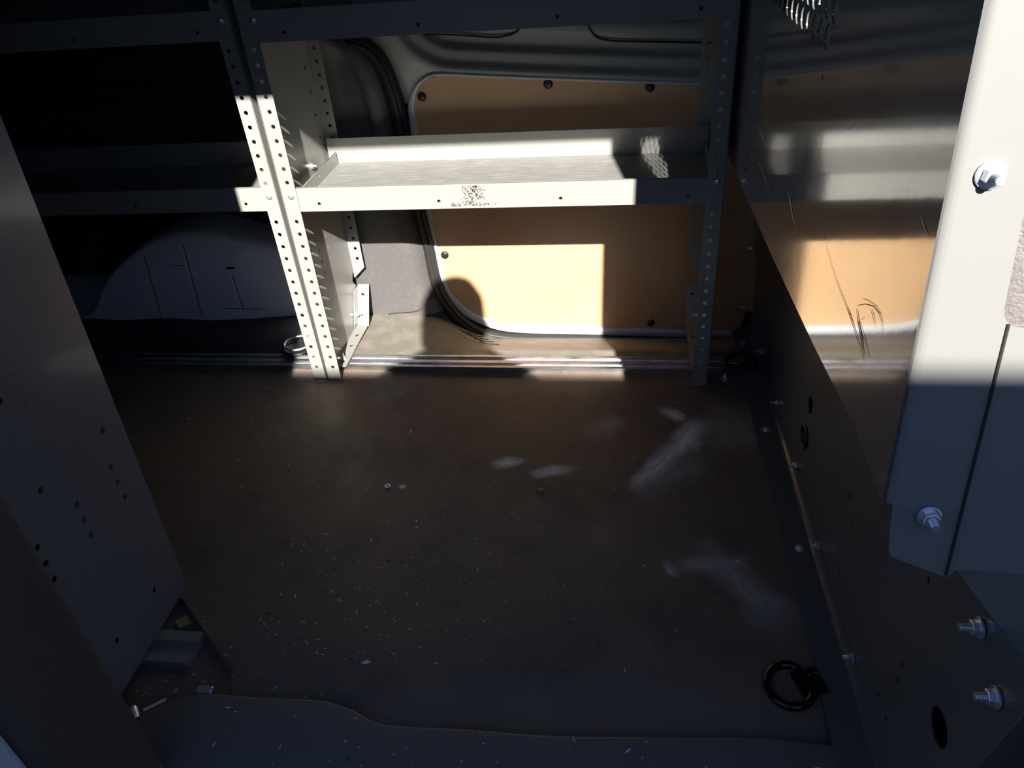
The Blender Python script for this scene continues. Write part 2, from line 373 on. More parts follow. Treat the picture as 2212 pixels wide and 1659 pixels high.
# upper pressed panel of the door: runs above the hardboard, corner swept round at the left
UP = smoothpath([(1.2, .50, 0), (.70, .533, 0), (.40, .556, 0), (.27, .566, 0), (.157, .574, 0), (-.005, .586, 0), (-.30, .610, 0), (-.41, .622, 0), (-.452, .640, 0), (-.485, .665, 0), (-.512, .71, 0), (-.53, .78, 0), (-.545, .95, 0), (-.55, 1.35, 0)], 5)
UP = [(p[0], p[1]) for p in UP]
bm = bmesh.new()
loft(bm, [[(x, y, z) for x, z in offset(UP, sgn * d)] for d, y in ((-.12, 1.80), (-.019, 1.787), (-.006, 1.782), (.0, 1.790), (.006, 1.800), (.012, 1.803), (.028, 1.800), (.034, 1.806), (.041, 1.818), (.050, 1.820), (.075, 1.812), (.10, 1.812), (.11, 1.834))])
fin(bm, 'upper_door_panel', 'body', door, True)
bm = bmesh.new()
for path in ([(-.60, .676), (-.43, .681), (-.30, .669), (-.268, .670), (-.245, .676), (-.228, .692), (-.22, .72)],
             [(-.095, .72), (-.088, .690), (-.078, .668), (-.062, .655), (-.036, .649), (.0, .646), (.157, .636), (.3, .628)]):
    tube(bm, smoothpath([(x, 1.811, z) for x, z in path], 5), .0022, 6)
fin(bm, 'panel_seam', 'black', door)
for (x, z) in ((-.470, .554), (-.176, .570), (.050, .554), (-.466, .154), (.071, -.051)):
    bm = bmesh.new(); disc(bm, (x, 1.787, z), (0, -1, 0), [(0, .0105), (.002, .0105), (.0045, .009), (.0055, .004)], 20)
    fin(bm, 'trim_clip', 'black', door, True)
# rubber seal round the door opening
SEAL = [(-1.0, .695), (-.75, .695), (-.672, .690), (-.60, .682), (-.568, .665), (-.548, .640), (-.532, .590), (-.522, .52), (-.518, .42), (-.508, .28), (-.499, .184), (-.493, .09), (-.478, .030), (-.445, -.026), (-.398, -.068), (-.345, -.088), (-.25, -.094), (0, -.098), (.30, -.104), (.5, -.108)]
SP = [(p[0], p[1]) for p in smoothpath([(x, z, 0) for x, z in SEAL], 4)]
bm = bmesh.new()
s2 = sgn * -1 if offset(SP, .02)[40][0] > SP[40][0] else sgn
def sring(d, y): return [(x, y, z) for x, z in offset(SP, d)]
od = 1 if offset(SP, .02)[len(SP) // 2][0] < SP[len(SP) // 2][0] else -1
loft(bm, [sring(od * d, y) for d, y in ((-.010, 1.79), (-.009, 1.774), (-.005, 1.768), (-.002, 1.766), (-.001, 1.770), (.001, 1.770), (.002, 1.764), (.006, 1.762), (.012, 1.766), (.026, 1.772), (.026, 1.79))])
tag(fin(bm, 'trim_4', 'rubber', smooth=True), 'black rubber seal curving round the far door opening', 'door seal', kind='structure')

# --- far pillar trim (grained plastic) with recessed pocket
EDGE = [(1.30, -.66), (.80, -.66), (.72, -.655), (.702, -.630), (.690, -.608), (.668, -.578), (.640, -.558), (.600, -.545), (.552, -.537), (.476, -.532), (.38, -.527), (.28, -.520), (.184, -.511), (.10, -.508), (.073, -.505), (.030, -.491), (.0, -.478)]
bm = bmesh.new(); rings = []
for z, xe in EDGE:
    row = []
    for x, y in ((-.765, 1.80), (-.76, 1.750), (-.70, 1.742)): row.append((x, y, z))
    for k in range(1, 9):
        x = -.70 + (xe - .052 + .70) * k / 8
        u = (x + .615) / .055; v = (z - .56) / .085
        q = max(abs(u), abs(v)); dep = .020 * max(0, min(1, (1.08 - q) * 4)) if .40 < z < .68 else 0
        row.append((x, 1.740, z))
    row.append((xe - .030, 1.745, z)); row.append((xe - .002, 1.771, z)); row.append((xe + .004, 1.80, z))
    if z > .2: row = [(x - .014 * min(1, (z - .2) / .2) * min(1, max(0, (x + .70) / .10)), y, z_) for x, y, z_ in row]
    rings.append(row)
fine = []
for a, b in zip(rings, rings[1:]):
    n = max(1, int(abs(a[0][2] - b[0][2]) / .012))
    for k in range(n): fine.append([tuple(Vector(p).lerp(Vector(q), k / n)) for p, q in zip(a, b)])
fine.append(rings[-1])
rings = []
for row in fine:
    out = []
    for p in row:
        x, y, z = p
        if abs(y - 1.740) < 1e-5:
            q = math.sqrt(((x + .615) / .062) ** 4 + ((z - .575) / .105) ** 4) ** .5
            y = 1.740 + .038 / (1 + math.exp(-(1 - q) * 11))
        out.append((x, y, z))
    rings.append(out)
loft(bm, rings)
tr = tag(fin(bm, 'trim_5', 'plastic', smooth=True), 'grained dark grey plastic cover on the far door pillar', 'pillar trim', kind='structure')
bm = bmesh.new(); tube(bm, smoothpath([(-.72, 1.737, -.002), (-.632, 1.737, -.004), (-.626, 1.737, .006), (-.56, 1.737, .012), (-.535, 1.741, .022), (-.505, 1.760, .048)], 5), .0011, 6)
fin(bm, 'seam', 'black', tr)

# --- step sill between track and far door
bm = bmesh.new(); rings = []
for i in range(61):
    x = -.78 + i / 60 * 1.14; row = []
    w = min(1, max(0, (x + .56) / .22)); w = w * w * (3 - 2 * w)
    yb = 1.745 + .045 * w; zb = .002 - .10 * w
    wl = min(1, max(0, (x + .42) / .14)); wl = wl * wl * (3 - 2 * wl)
    ledge = .012 * wl
    for j in range(25):
        t = j / 24; y = 1.524 + (yb - 1.524) * t
        z = .010 + (zb - .010) * (t ** 1.15)
        yl = 1.57
        if y < yl: z -= ledge
        elif y < yl + .014: z -= ledge * (1 - (y - yl) / .014)
        row.append((x, y, z))
    rings.append(row)
loft(bm, rings)
sill = tag(fin(bm, 'trim_6', 'sillp', smooth=True), 'dusty plastic step trim between the floor track and the far door', 'sill trim', kind='structure')
bm = bmesh.new()
for k in range(5):
    x0 = -.425 + k * .016; z0 = -.030 - k * .006
    tube(bm, smoothpath([(x0 - .012, 1.715 - k * .012, -.028 - k * .002), (x0 + .01, 1.70 - k * .012, -.030 - k * .001), (x0 + .045, 1.688 - k * .012, -.029)], 4), .0011, 6)
fin(bm, 'drain_grooves', 'black', sill)

# --- far wall of the rear bay: ribbed liner and wheel arch
bm = bmesh.new(); prof = [(1.835, .10), (1.80, .10)]
for z0 in (.30, .38, .445, .49, .57, .62, .70, .78, .90, 1.05):
    prof += [(1.80, z0 - .012), (1.789 if int(z0 * 100) % 2 else 1.808, z0 - .004), (1.790 if int(z0 * 100) % 2 else 1.800, z0 + .02)]
prof += [(1.80, 1.36), (1.835, 1.36)]
extr(bm, prof, -1.94, -.77)
liner = tag(fin(bm, 'wall_right', 'liner'), 'dark ribbed lining on the far wall of the rear bay', 'wall', kind='structure')
AR = smoothpath([(-1.95, .020, 0), (-1.60, .022, 0), (-1.509, .026, 0), (-1.462, .040, 0), (-1.432, .070, 0), (-1.410, .100, 0), (-1.365, .152, 0), (-1.296, .203, 0), (-1.214, .248, 0), (-1.142, .268, 0), (-1.083, .276, 0), (-1.029, .268, 0), (-.961, .247, 0), (-.87, .217, 0), (-.80, .190, 0), (-.74, .150, 0)], 4)
AR = [(p[0], p[1]) for p in AR]
def yfront(x): return 1.68 + max(0, x + .975) * .22
bm = bmesh.new()
r0 = [(x, yfront(x) - .004, .0) for x, z in AR]
rings = [[(x, yfront(x) - (.004 if z < .03 else 0), .0) for x, z in AR]]
for s, dy in ((.5, 0), (.88, 0), (.90, 0), (.93, .0), (.965, .002), (.99, .008), (1.0, .02), (1.004, .04), (1.005, .13)):
    rings.append([(x, yfront(x) + dy, max(.001, .02 + (z - .02) * s)) for x, z in AR])
loft(bm, rings)
for (xa, xb, za, zb_) in ((-1.300, -1.255, .026, .205), (-1.182, -1.137, .026, .240)):
    pr = [(xa + .004, za), (xb - .004, za), (xb + .010, zb_ - .01), (xb + .004, zb_), (xa + .018, zb_), (xa + .012, zb_ - .01)]
    plate(bm, pr, [], .005, MY, 1.6755)
plate(bm, [(-1.065, .055), (-1.018, .055), (-1.012, .155), (-1.018, .162), (-1.054, .158), (-1.062, .15)], [], .004, MY, 1.6765)
arch = tag(fin(bm, 'wheel_arch', 'archp', smooth=False), 'blue-grey painted wheel arch bulging from the far wall under the rear shelf', 'wheel arch', kind='structure')
bmx = bmesh.new(); bmx.from_mesh(arch.data)
for f in bmx.faces: f.smooth = len(f.verts) == 4
bmx.to_mesh(arch.data); bmx.free()
bm = bmesh.new(); disc(bm, (-1.072, 1.679, .032), (0, -1, 0), [(0, .006), (.003, .006), (.004, .003)], 12); fin(bm, 'plug', 'archp', arch)
# marks on the arch
bm = bmesh.new()
for (x0, z0, x1, z1, w) in ((-1.235, .214, -1.252, .03, .0012), (-1.116, .244, -1.132, .03, .0012), (-1.008, .158, -1.006, .058, .001), (-1.02, .176, -.995, .178, .003), (-1.175, .185, -1.135, .186, .0008), (-1.06, .058, -.94, .056, .0008)):
    u = Vector((x1 - x0, 0, z1 - z0)).normalized(); nn = Vector((-u.z, 0, u.x)) * w
    a = Vector((x0, 1.6748, z0)); b = Vector((x1, 1.6748, z1))
    f = bm.faces.new([bm.verts.new(p) for p in (a + nn, b + nn, b - nn, a - nn)])
fin(bm, 'crease_marks', 'scuff', arch)
# black floor liner between track and arch
bm = bmesh.new(); rings = []
for i in range(50):
    x = -1.94 + i / 49 * 1.20; row = []
    for j in range(9):
        t = j / 8; y = 1.526 + t * (yfront(x) - 1.526); row.append((x, y, .004 + .018 * min(1, t * 3) + .003 * math.sin(x * 23 + t * 5) * t))
    rings.append(row)
loft(bm, rings)
tag(fin(bm, 'trim_7', 'liner', smooth=True), 'black dusty floor liner in front of the wheel arch', 'floor liner', kind='structure')

# ================================================================== aluminium floor track
bm = bmesh.new()
extr(bm, [(1.473, 0), (1.473, .012), (1.481, .012), (1.4815, .005), (1.494, .005), (1.4945, .0105), (1.506, .0105), (1.5065, .005), (1.518, .005), (1.5185, .012), (1.525, .012), (1.525, 0)], -1.60, .219)
tag(fin(bm, 'floor_track', 'alu'), 'long aluminium floor track lying across the floor under the shelves', 'floor track')

# ================================================================== shelving
ZH = [.012 + .028 * k for k in range(1, 42)]
def end_panel(parent, web, fl, y0, y1, ztop, skip=(), notch=True, lean=0.0, slots=True):
    """C-shaped steel end panel: web plane x=web, flanges reach to x=fl"""
    t = .0016; s = 1 if fl > web else -1
    bm = bmesh.new()
    out = [(y0, .002), (y1 - .05, .002), (y1 - .035, .012), (y1, .10), (y1 - .022, .125), (y1, .155), (y1, ztop), (y0, ztop)]
    hs = []
    if slots:
        for k in range(6): hs.append(circ(y0 + .075, .30 - k * .028, .0022, 8, .005))
        for k in range(3): hs.append(circ(y0 + .115, .285 - k * .028, .0022, 8, .005)); hs.append(circ(y0 + .165, .30 - k * .028, .0022, 8, .005))
        for k in range(4): hs.append(circ(y1 - .03, .50 + k * .05, .0045))
    plate(bm, out, hs, t, MX, web - t / 2)
    xc = (web + fl) / 2; hx = xc + s * .002
    a, b = min(web, fl), max(web, fl)
    fr = [(a, .002), (b, .002), (b, ztop), (a, ztop)]
    holes = [circ(hx, z, .0042) for z in ZH if z < ztop - .01 and not any(abs(z - q) < .016 for q in skip)]
    plate(bm, fr, holes, t, MY, y0)
    zr = .155
    tip = web + s * .003
    rr = [(web, zr - .03), (fl, zr), (fl, ztop), (web, ztop)]
    holes = [circ(hx, z, .0042) for z in ZH if zr + .008 < z < ztop - .01 and not any(abs(z - q) < .016 for q in (.459, .78))]
    plate(bm, rr, holes, t, MY, y1 - t)
    # bottom flange resting over the track
    ID = Matrix.Identity(4)
    plate(bm, [(a, y0 + .04), (b, y0 + .04), (b, y1 - .062), (a, y1 - .05)], [circ(hx, y0 + .062, .0045, 12, .007), circ(hx, y0 + .135, .0045, 12, .007), circ(hx, y0 + .185, .0045, 12, .007)], t, ID, .0135)
    if lean:
        for v in bm.verts: v.co.x += lean * (v.co.z)
    o = fin(bm, 'end_panel', 'paint', parent)
    return o
def bracket(parent, web, fl, y1):
    s = 1 if fl > web else -1; t = .002
    bm = bmesh.new()
    P = [Vector((fl, y1 + .008, .102)), Vector((fl, y1 - .050, .010)), Vector((web, y1 - .050, .010)), Vector((web, y1 + .008, .102))]
    V = [bm.verts.new(p) for p in P] + [bm.verts.new(p + Vector((0, -t, 0))) for p in P]
    for q in ((0, 1, 2, 3), (4, 5, 6, 7), (0, 1, 5, 4), (1, 2, 6, 5), (2, 3, 7, 6), (3, 0, 4, 7)): bm.faces.new([V[i] for i in q])
    xx = web + s * .0012
    plate(bm, [(y1 + .006, .102), (y1 - .052, .010), (y1 - .085, .010), (y1 - .030, .102)], [circ(y1 - .035, .085, .004)], .0016, MX, xx)
    o = fin(bm, 'mounting_bracket', 'paint', parent)
    fastener(ME_STUD, (web + s * .003, y1 - .052, .045), (s, 0, 0), parent, 'bolt', .8)
    bm = bmesh.new(); disc(bm, (web + s * .019, y1 - .004 - .0135, .086), (0, -1, 0), [(0, .0036), (.0006, .0036)], 10); fin(bm, 'bolt_hole', 'black', o)
    return o
def tray(parent, x0, x1, z0, ztop, y0, y1, back, name='shelf', holes_x=(), dots=()):
    bm = bmesh.new(); t = .0016; zf = z0 + .010
    hs = [circ(x, z0 + .016, .0036, 12) for x in holes_x]
    plate(bm, [(x0, z0 + .002), (x0 + .003, z0), (x1 - .003, z0), (x1, z0 + .002), (x1, ztop), (x0, ztop)], hs, t, MY, y0 + .0017)
    # rolled top & bottom returns of the front lip
    box(bm, x0 + .002, x1 - .002, y0 + .0018, y0 + .009, ztop - .0016, ztop, .0006)
    box(bm, x0 + .002, x1 - .002, y0 + .0018, y0 + .012, z0, z0 + .0016)
    ID = Matrix.Identity(4)
    fh = [circ(x, y, .0028, 10) for x, y in dots]
    plate(bm, [(x0 + .004, y0 + .003), (x1 - .004, y0 + .003), (x1 - .004, y1), (x0 + .004, y1)], fh, t, ID, zf - t, 1)
    plate(bm, [(x0 + .004, zf - .001), (x1 - .004, zf - .001), (x1 - .004, back), (x0 + .004, back)], [], t, MY, y1 - t)
    for xs in (x0 + .024, x1 - .012):
        plate(bm, [(y0 + .006, zf), (y1 - .01, zf), (y1 - .01, zf + .028), (y0 + .012, zf + .028)], [circ(y0 + .14, zf + .016, .003)], t, MX, xs)
    return fin(bm, name, ['paint', 'tray'], parent)

UN = (-.26, 1.57, .002)
mid = empty('shelf_unit', (-.26, 1.57, 0), 'open grey steel shelf unit standing before the far door, sunlit on its lower shelf', 'shelf unit', 'steel shelf units along the far wall')
end_panel(mid, -.696, -.664, 1.426, 1.718, 1.20, (.459, .433, .788, .764))
end_panel(mid, .183, .151, 1.426, 1.712, 1.20, (.459, .433, .788, .764), slots=False)
DOTS = [(-.643, 1.636), (-.603, 1.663), (-.578, 1.680), (-.547, 1.659), (-.452, 1.648), (-.437, 1.656), (-.384, 1.654), (-.342, 1.645), (-.275, 1.648), (-.235, 1.642), (-.22, 1.650), (-.13, 1.639), (-.116, 1.647), (-.063, 1.648), (.02, 1.66), (.10, 1.648)]
tray(mid, -.692, .180, .425, .475, 1.4265, 1.700, .492, holes_x=(-.621, -.370, -.126, .118), dots=DOTS)
tray(mid, -.692, .180, .750, .804, 1.4265, 1.700, .82, holes_x=(-.614, -.365, -.120, .120))
bm = bmesh.new(); box(bm, -.574, -.5725, 1.44, 1.698, .762, .86); fin(bm, 'divider', 'paint', mid)
for x, z in ((-.667, .788), (-.677, .459), (.169, .466), (.169, .785)): fastener(ME_DOME, (x, 1.4259, z), (0, -1, 0), mid, 'screw', roll=x * 9)
for x, z in ((-.679, .433), (.165, .437)):
    bm = bmesh.new(); disc(bm, (x, 1.4262, z), (0, -1, 0), [(0, .0042), (.0004, .0042), (.0005, .0036)], 14)
    fin(bm, 'hole_plug', 'paint', mid)
bracket(mid, -.696, -.664, 1.718); bracket(mid, .183, .151, 1.712)
fastener(ME_STUD, (-.6955, 1.60, .462), (1, 0, 0), mid, 'bolt', .8); fastener(ME_STUD, (-.680, 1.50, .0155), (0, 0, 1), mid, 'bolt', .8)
# worn mark on the front lip
bm = bmesh.new(); rr = random.Random(3)
for k in range(230):
    u = rr.gauss(0, 1); x = -.300 + u * .014; z = .431 + rr.random() ** .8 * .040
    if abs(u) > 1.8: continue
    if rr.random() < .25: x = -.345 + rr.random() * .09; z = .430 + rr.random() * .005
    a = rr.random() * PI; L = .0008 + rr.random() * .0022; w = .0003 + rr.random() * .0004
    d = Vector((math.cos(a), 0, math.sin(a))) * L; nn = Vector((-math.sin(a), 0, math.cos(a))) * w; c = Vector((x, 1.4279, z))
    bm.faces.new([bm.verts.new(p) for p in (c - d - nn, c + d - nn, c + d + nn, c - d + nn)])
fin(bm, 'worn_patch', 'scuff', mid)

rear = empty('shelf_unit', (-1.3, 1.57, 0), 'shadowed steel shelf unit standing over the wheel arch at the rear', 'shelf unit', 'steel shelf units along the far wall')
end_panel(rear, -.7005, -.7305, 1.426, 1.718, 1.20, (.459, .433, .788, .764), lean=-.014, slots=False)
end_panel(rear, -1.62, -1.588, 1.426, 1.718, 1.20, slots=False)
tray(rear, -1.616, -.712, .428, .478, 1.4265, 1.70, .492, holes_x=(-.780, -1.03, -1.28))
tray(rear, -1.616, -.716, .757, .808, 1.4265, 1.70, .82, holes_x=(-.780, -1.03))
for x, z in ((-.728, .790), (-.724, .460)): fastener(ME_DOME, (x, 1.4259, z), (0, -1, 0), rear, 'screw', roll=.4)
bm = bmesh.new(); disc(bm, (-.724, 1.4262, .434), (0, -1, 0), [(0, .0042), (.0004, .0042), (.0005, .0036)], 14); fin(bm, 'hole_plug', 'paint', rear)

# ---- near-side shelf unit, its end panel in the left foreground
near = empty('shelf_unit', (-1.2, .62, 0), 'near shelf unit whose big dark sheet end panel fills the left foreground', 'shelf unit')
bm = bmesh.new()
NH = [(.782, .359), (.766, .303), (.765, .274), (.765, .245), (.645, .369), (.683, .307), (.682, .279), (.680, .251), (.600, .311), (.598, .283), (.597, .254), (.631, .078), (.735, .068), (.657, .503)]
plate(bm, [(.50, .001), (.590, .001), (.778, .001), (.803, .012), (.835, .549), (.852, .80), (.86, 1.2), (.50, 1.2)], [circ(y, z, .0048, 14) for y, z in NH], .0018, MX, -.7468)
NEARP = bm
bm = bmesh.new()
loft(bm, [[(-.7470, y, z) for y, z in ((.802, .012), (.8345, .549), (.8515, .80), (.8595, 1.2))], [(-.78, y, z) for y, z in ((.802, .012), (.8345, .549), (.8515, .80), (.8595, 1.2))]])
fin(bm, 'front_flange', 'panelnear', near)
bm = bmesh.new()
for z in (.04, .42, .78, 1.1): box(bm, -1.62, -.749, .50, .80, z, z + .002); box(bm, -1.62, -.749, .798, .80, z, z + .05)
fin(bm, 'shelf', 'panelnear', near)
bm = bmesh.new(); box(bm, -1.622, -1.62, .50, .80, 0, 1.2); fin(bm, 'end_panel', 'panelnear', near)
bm = NEARP; rr = random.Random(11)
for k in range(14):
    y = .58 + rr.random() * .22; z = .03 + rr.random() * .75; a = rr.random() * PI; L = .001 + rr.random() * .005; w = .0002
    d = Vector((0, math.cos(a), math.sin(a))) * L; nn = Vector((0, -math.sin(a), math.cos(a))) * w; c = Vector((-.7448, y, z))
    bm.faces.new([bm.verts.new(p) for p in (c - d - nn, c + d - nn, c + d + nn, c - d + nn)]).material_index = 1
fin(bm, 'end_panel', ['panelnear', 'scratch'], near)

# ================================================================== partition
part = empty('partition', (.32, 1.1, 0), 'grey sheet steel partition on the right between load space and cab', 'partition')
def xs(y): return .197 - .005 * (y - .5)
def ye(z): return .457 + .13 * (z - .57)
MS = Matrix(((-.005, 0, 1, .1995), (1, 0, 0, 0), (0, 1, 0, 0), (0, 0, 0, 1)))   # u=y v=z on upper sheet
perf = []
rws = 0
for r in range(14):
    z = .829 + r * .0268
    n = 12; y = .847 - (.0155 if r % 2 else 0)
    for k in range(n + (1 if r % 2 else 0)):
        perf.append(circ(y + k * .031, z - .0007 * k, .0125, 18))
small = [circ(.842, .792, .003, 8)]
bm = bmesh.new()
out = [(ye(.570) + .0, .572), (.54, .577), (.699, .558), (.96, .534), (1.326, .509), (1.70, .49), (1.70, 1.30), (ye(1.30), 1.30)]
plate(bm, out, perf + small, .0017, MS, 0)
UPPER = bm
# rounded bend from sheet into wing
bm = bmesh.new(); rings = []
for z in (.572, .7, .85, 1.0, 1.15, 1.30):
    y = ye(z) - .0010; x0 = xs(y); row = [(x0, y + .012, z)]
    for k in range(6):
        a = k / 5 * PI / 2; row.append((x0 + (.2052 - x0) * (1 - math.cos(a)), y + .008 - .008 * math.sin(a), z))
    rings.append(row)
loft(bm, rings); fin(bm, 'bend', 'wing', part, True)
# wing: flat flange facing the door, with a tall slot at its outer side
WV = Vector((0, .13, 1)).normalized()
def wm(off=0): return Matrix(((1, 0, 0, 0), (0, .13, -1, .457 - .13 * .57 - off), (0, 1, .13, 0), (0, 0, 0, 1)))
slot = []
def arc(cx, cz, r, a0, a1, n=6): return [(cx + r * math.cos(math.radians(a0 + (a1 - a0) * k / n)), cz + r * math.sin(math.radians(a0 + (a1 - a0) * k / n))) for k in range(n + 1)]
slot = arc(.262, .731, .014, 180, 270) + [(.300, .717), (.300, .95), (.238, .95)]
slot2 = [(.266, 1.11), (.301, 1.11), (.301, 1.31), (.266, 1.31)]
bm = bmesh.new()
plate(bm, [(.2052, .572), (.209, .530), (.212, .521), (.250, .505), (.257, .503), (.262, .511), (.62, .500), (.62, 1.36), (.2052, 1.36)], [slot, slot2], .002, wm(), -.001)
fin(bm, 'side_wing', 'wing', part)
# step crease between wing and filler plate
bm = bmesh.new()
pts = []
for z in (.506, .60, .72): pts.append((.2555 - (z - .506) * .012, ye(z) - .0016, z))
tube(bm, pts, .0012, 6); fin(bm, 'crease', 'rubber', part)
for x, z in ((.2200, .818), (.2320, .563)):
    fastener(ME_STUD, (x, ye(z) - .002, z), (.0, -1, .13), part, 'bolt', .85, .3)
# scuffs and scratches on the sheet
def sliver(bm, pts, w, mi):
    pts = [Vector(p) for p in pts]; L = []; R_ = []
    for i, p in enumerate(pts):
        t = (pts[min(i + 1, len(pts) - 1)] - pts[max(i - 1, 0)]).normalized(); n = Vector((-t.y, t.x)); ww = w[i] if isinstance(w, (list, tuple)) else w
        for s_, A in ((1, L), (-1, R_)):
            q = p + n * ww * s_; A.append(bm.verts.new((xs(q.x) - .0006, q.x, q.y)))
    for i in range(len(pts) - 1): bm.faces.new((L[i], L[i + 1], R_[i + 1], R_[i])).material_index = mi
SCUFFS = [
 ([(.7531, .6711), (.7217, .6610), (.6702, .6510), (.6311, .6478), (.6148, .6469), (.5972, .6437), (.5803, .6407), (.5570, .6356)], [.0001, .0002, .0003, .0004, .0009, .0006, .0005, .0001]),
 ([(.6015, .6611), (.5906, .6543), (.5735, .6466), (.5579, .6367)], [.0003, .0012, .0014, .0002]),
 ([(.5886, .6555), (.5660, .6512), (.5472, .6453)], [.0003, .0006, .0002]),
 ([(.6007, .6640), (.5838, .6750), (.5641, .6837), (.5488, .6863), (.5399, .6840), (.5295, .6752)], [.0002, .0003, .0003, .0005, .0004, .0001]),
 ([(.5945, .6746), (.5779, .6814), (.5571, .6876), (.5446, .6872)], [.0001, .0002, .0002, .0001]),
 ([(.5683, .6790), (.5593, .6772), (.5502, .6718)], [.0003, .0005, .0001]),
 ([(.5806, .6649), (.5836, .6600)], [.0001, .0004]),
]
bm = UPPER
for p, w in SCUFFS: sliver(bm, p, w, 1)
for p, w in (([(1.1871, .6418), (1.1433, .6408), (1.0843, .6418)], [.0002, .0006, .0001]), ([(1.1473, .6006), (1.0767, .5990), (1.0128, .5975)], [.0002, .0004, .0001]),
             ([(.9245, .6410), (.9036, .6352), (.8772, .6251), (.8501, .6247)], [.0004, .0014, .0010, .0001]), ([(.7022, .7888), (.7143, .7780)], .0003), ([(.5169, .7809), (.5074, .7778), (.4966, .7748)], [.0001, .0006, .0002]), ([(1.1082, .6804), (1.1219, .6650)], .0003)):
    sliver(bm, p, w, 2)
fin(bm, 'upper_panel', ['sheet', 'scuff', 'scratch'], part)
# lower panel
def xl(y): return .306 + (1.65 - y) * .024
ML = Matrix(((-.024, 0, 1, .3456), (1, 0, 0, 0), (0, 1, 0, 0), (0, 0, 0, 1)))
SLOTS = [(.832, .180), (.831, .152), (.830, .075), (.607, .320), (.636, .334), (.600, .179), (.599, .151), (.628, .075), (.595, .078), (.859, .206), (1.105, .212)]
holes = [circ(1.109, .184, .016, 20), circ(1.105, .118, .021, 22), circ(.501, .2126, .0215, 26)]
for y, z in SLOTS:
    holes.append(circ(y, z, .0032, 10, .0055))
holes.append(circ(1.70, .205, .020, 18))
bm = bmesh.new()
plate(bm, [(.46, .0), (1.62, .0), (1.70, .03), (1.76, .06), (1.775, .30), (1.70, .40), (.70, .41), (.640, .400), (.6261, .3677), (.5144, .3953), (.438, .4143), (.4206, .4174), (.411, .4155), (.4095, .4126), (.4136, .3792), (.4337, .2556)], holes, .002, ML, 0)
fin(bm, 'lower_panel', 'sheet2', part)
bm = bmesh.new()
tube(bm, [(xl(1.105) - .001, 1.105 + .0215 * math.cos(a * PI / 10), .118 + .0215 * math.sin(a * PI / 10)) for a in range(20)], .0028, 8, cyc=True)
fin(bm, 'grommet', 'black', part, True)
# floor bracket: foot plate + upstand
bm = bmesh.new()
def xf(y): return .258 + (1.65 - y) * .0215
ys = [.30, .6, .9, 1.2, 1.5, 1.651]
rings = []
for y in ys:
    a = xf(y); b = xl(y)
    rings.append([(a, y, .0005), (a, y, .003), (b - .006, y, .003), (b - .003, y, .0045), (b - .0012, y, .008), (b - .0008, y, .030), (b + .0002, y, .030)])
loft(bm, rings)
bm.faces.new([v for v in bm.verts][-7:])
fin(bm, 'floor_bracket', 'sheet2', part)
def hit(y, z): return (xl(y), y, z)
for y, z in ((1.502, .043), (1.311, .040), (1.118, .039), (.928, .030), (.715, .030)): fastener(ME_STUD, (xl(y) - .001, y, z), (-1, 0, 0), part, 'bolt', .75, y)
for y, z in ((.5011, .3762), (.4465, .3501)): fastener(ME_STUD, (xl(y) - .001, y, z), (-1, 0, 0), part, 'bolt', 1.0, y)
for y, z in ((1.755, .178), (1.745, .020), (1.665, .033)): fastener(ME_STUD, (xl(y) - .001, y, z), (-1, 0, 0), part, 'bolt', .7, y)
for x, y in ((.298, .946), (.288, 1.268), (.281, 1.60)): fastener(ME_HEX, (x, y, .003), (0, 0, 1), part, 'bolt', .9, x * 20)
# dark rubber tab at the far lower corner
bm = bmesh.new(); plate(bm, [(.282, .003), (.305, .003), (.303, .055), (.288, .048)], [], .004, MY, 1.66); fin(bm, 'rubber_tab', 'black', part)

# --- near door pillar on the right (B pillar body)
bm = bmesh.new()
plate(bm, [(.2845, .515), (.2829, .474), (.311, .4358), (.3375, .400), (.3375, -.12), (.62, -.12), (.62, .515)], [], .003, MY, .480)
tag(fin(bm, 'trim_8', 'wing'), 'painted inner door pillar at the right edge behind the partition', 'door pillar', kind='structure')
bm = bmesh.new(); box(bm, .40, .62, .36, .42, -.30, .40, .01)
tag(fin(bm, 'trim_9', 'white'), 'painted lower pillar outside the right edge of the door opening', 'door pillar', kind='structure')

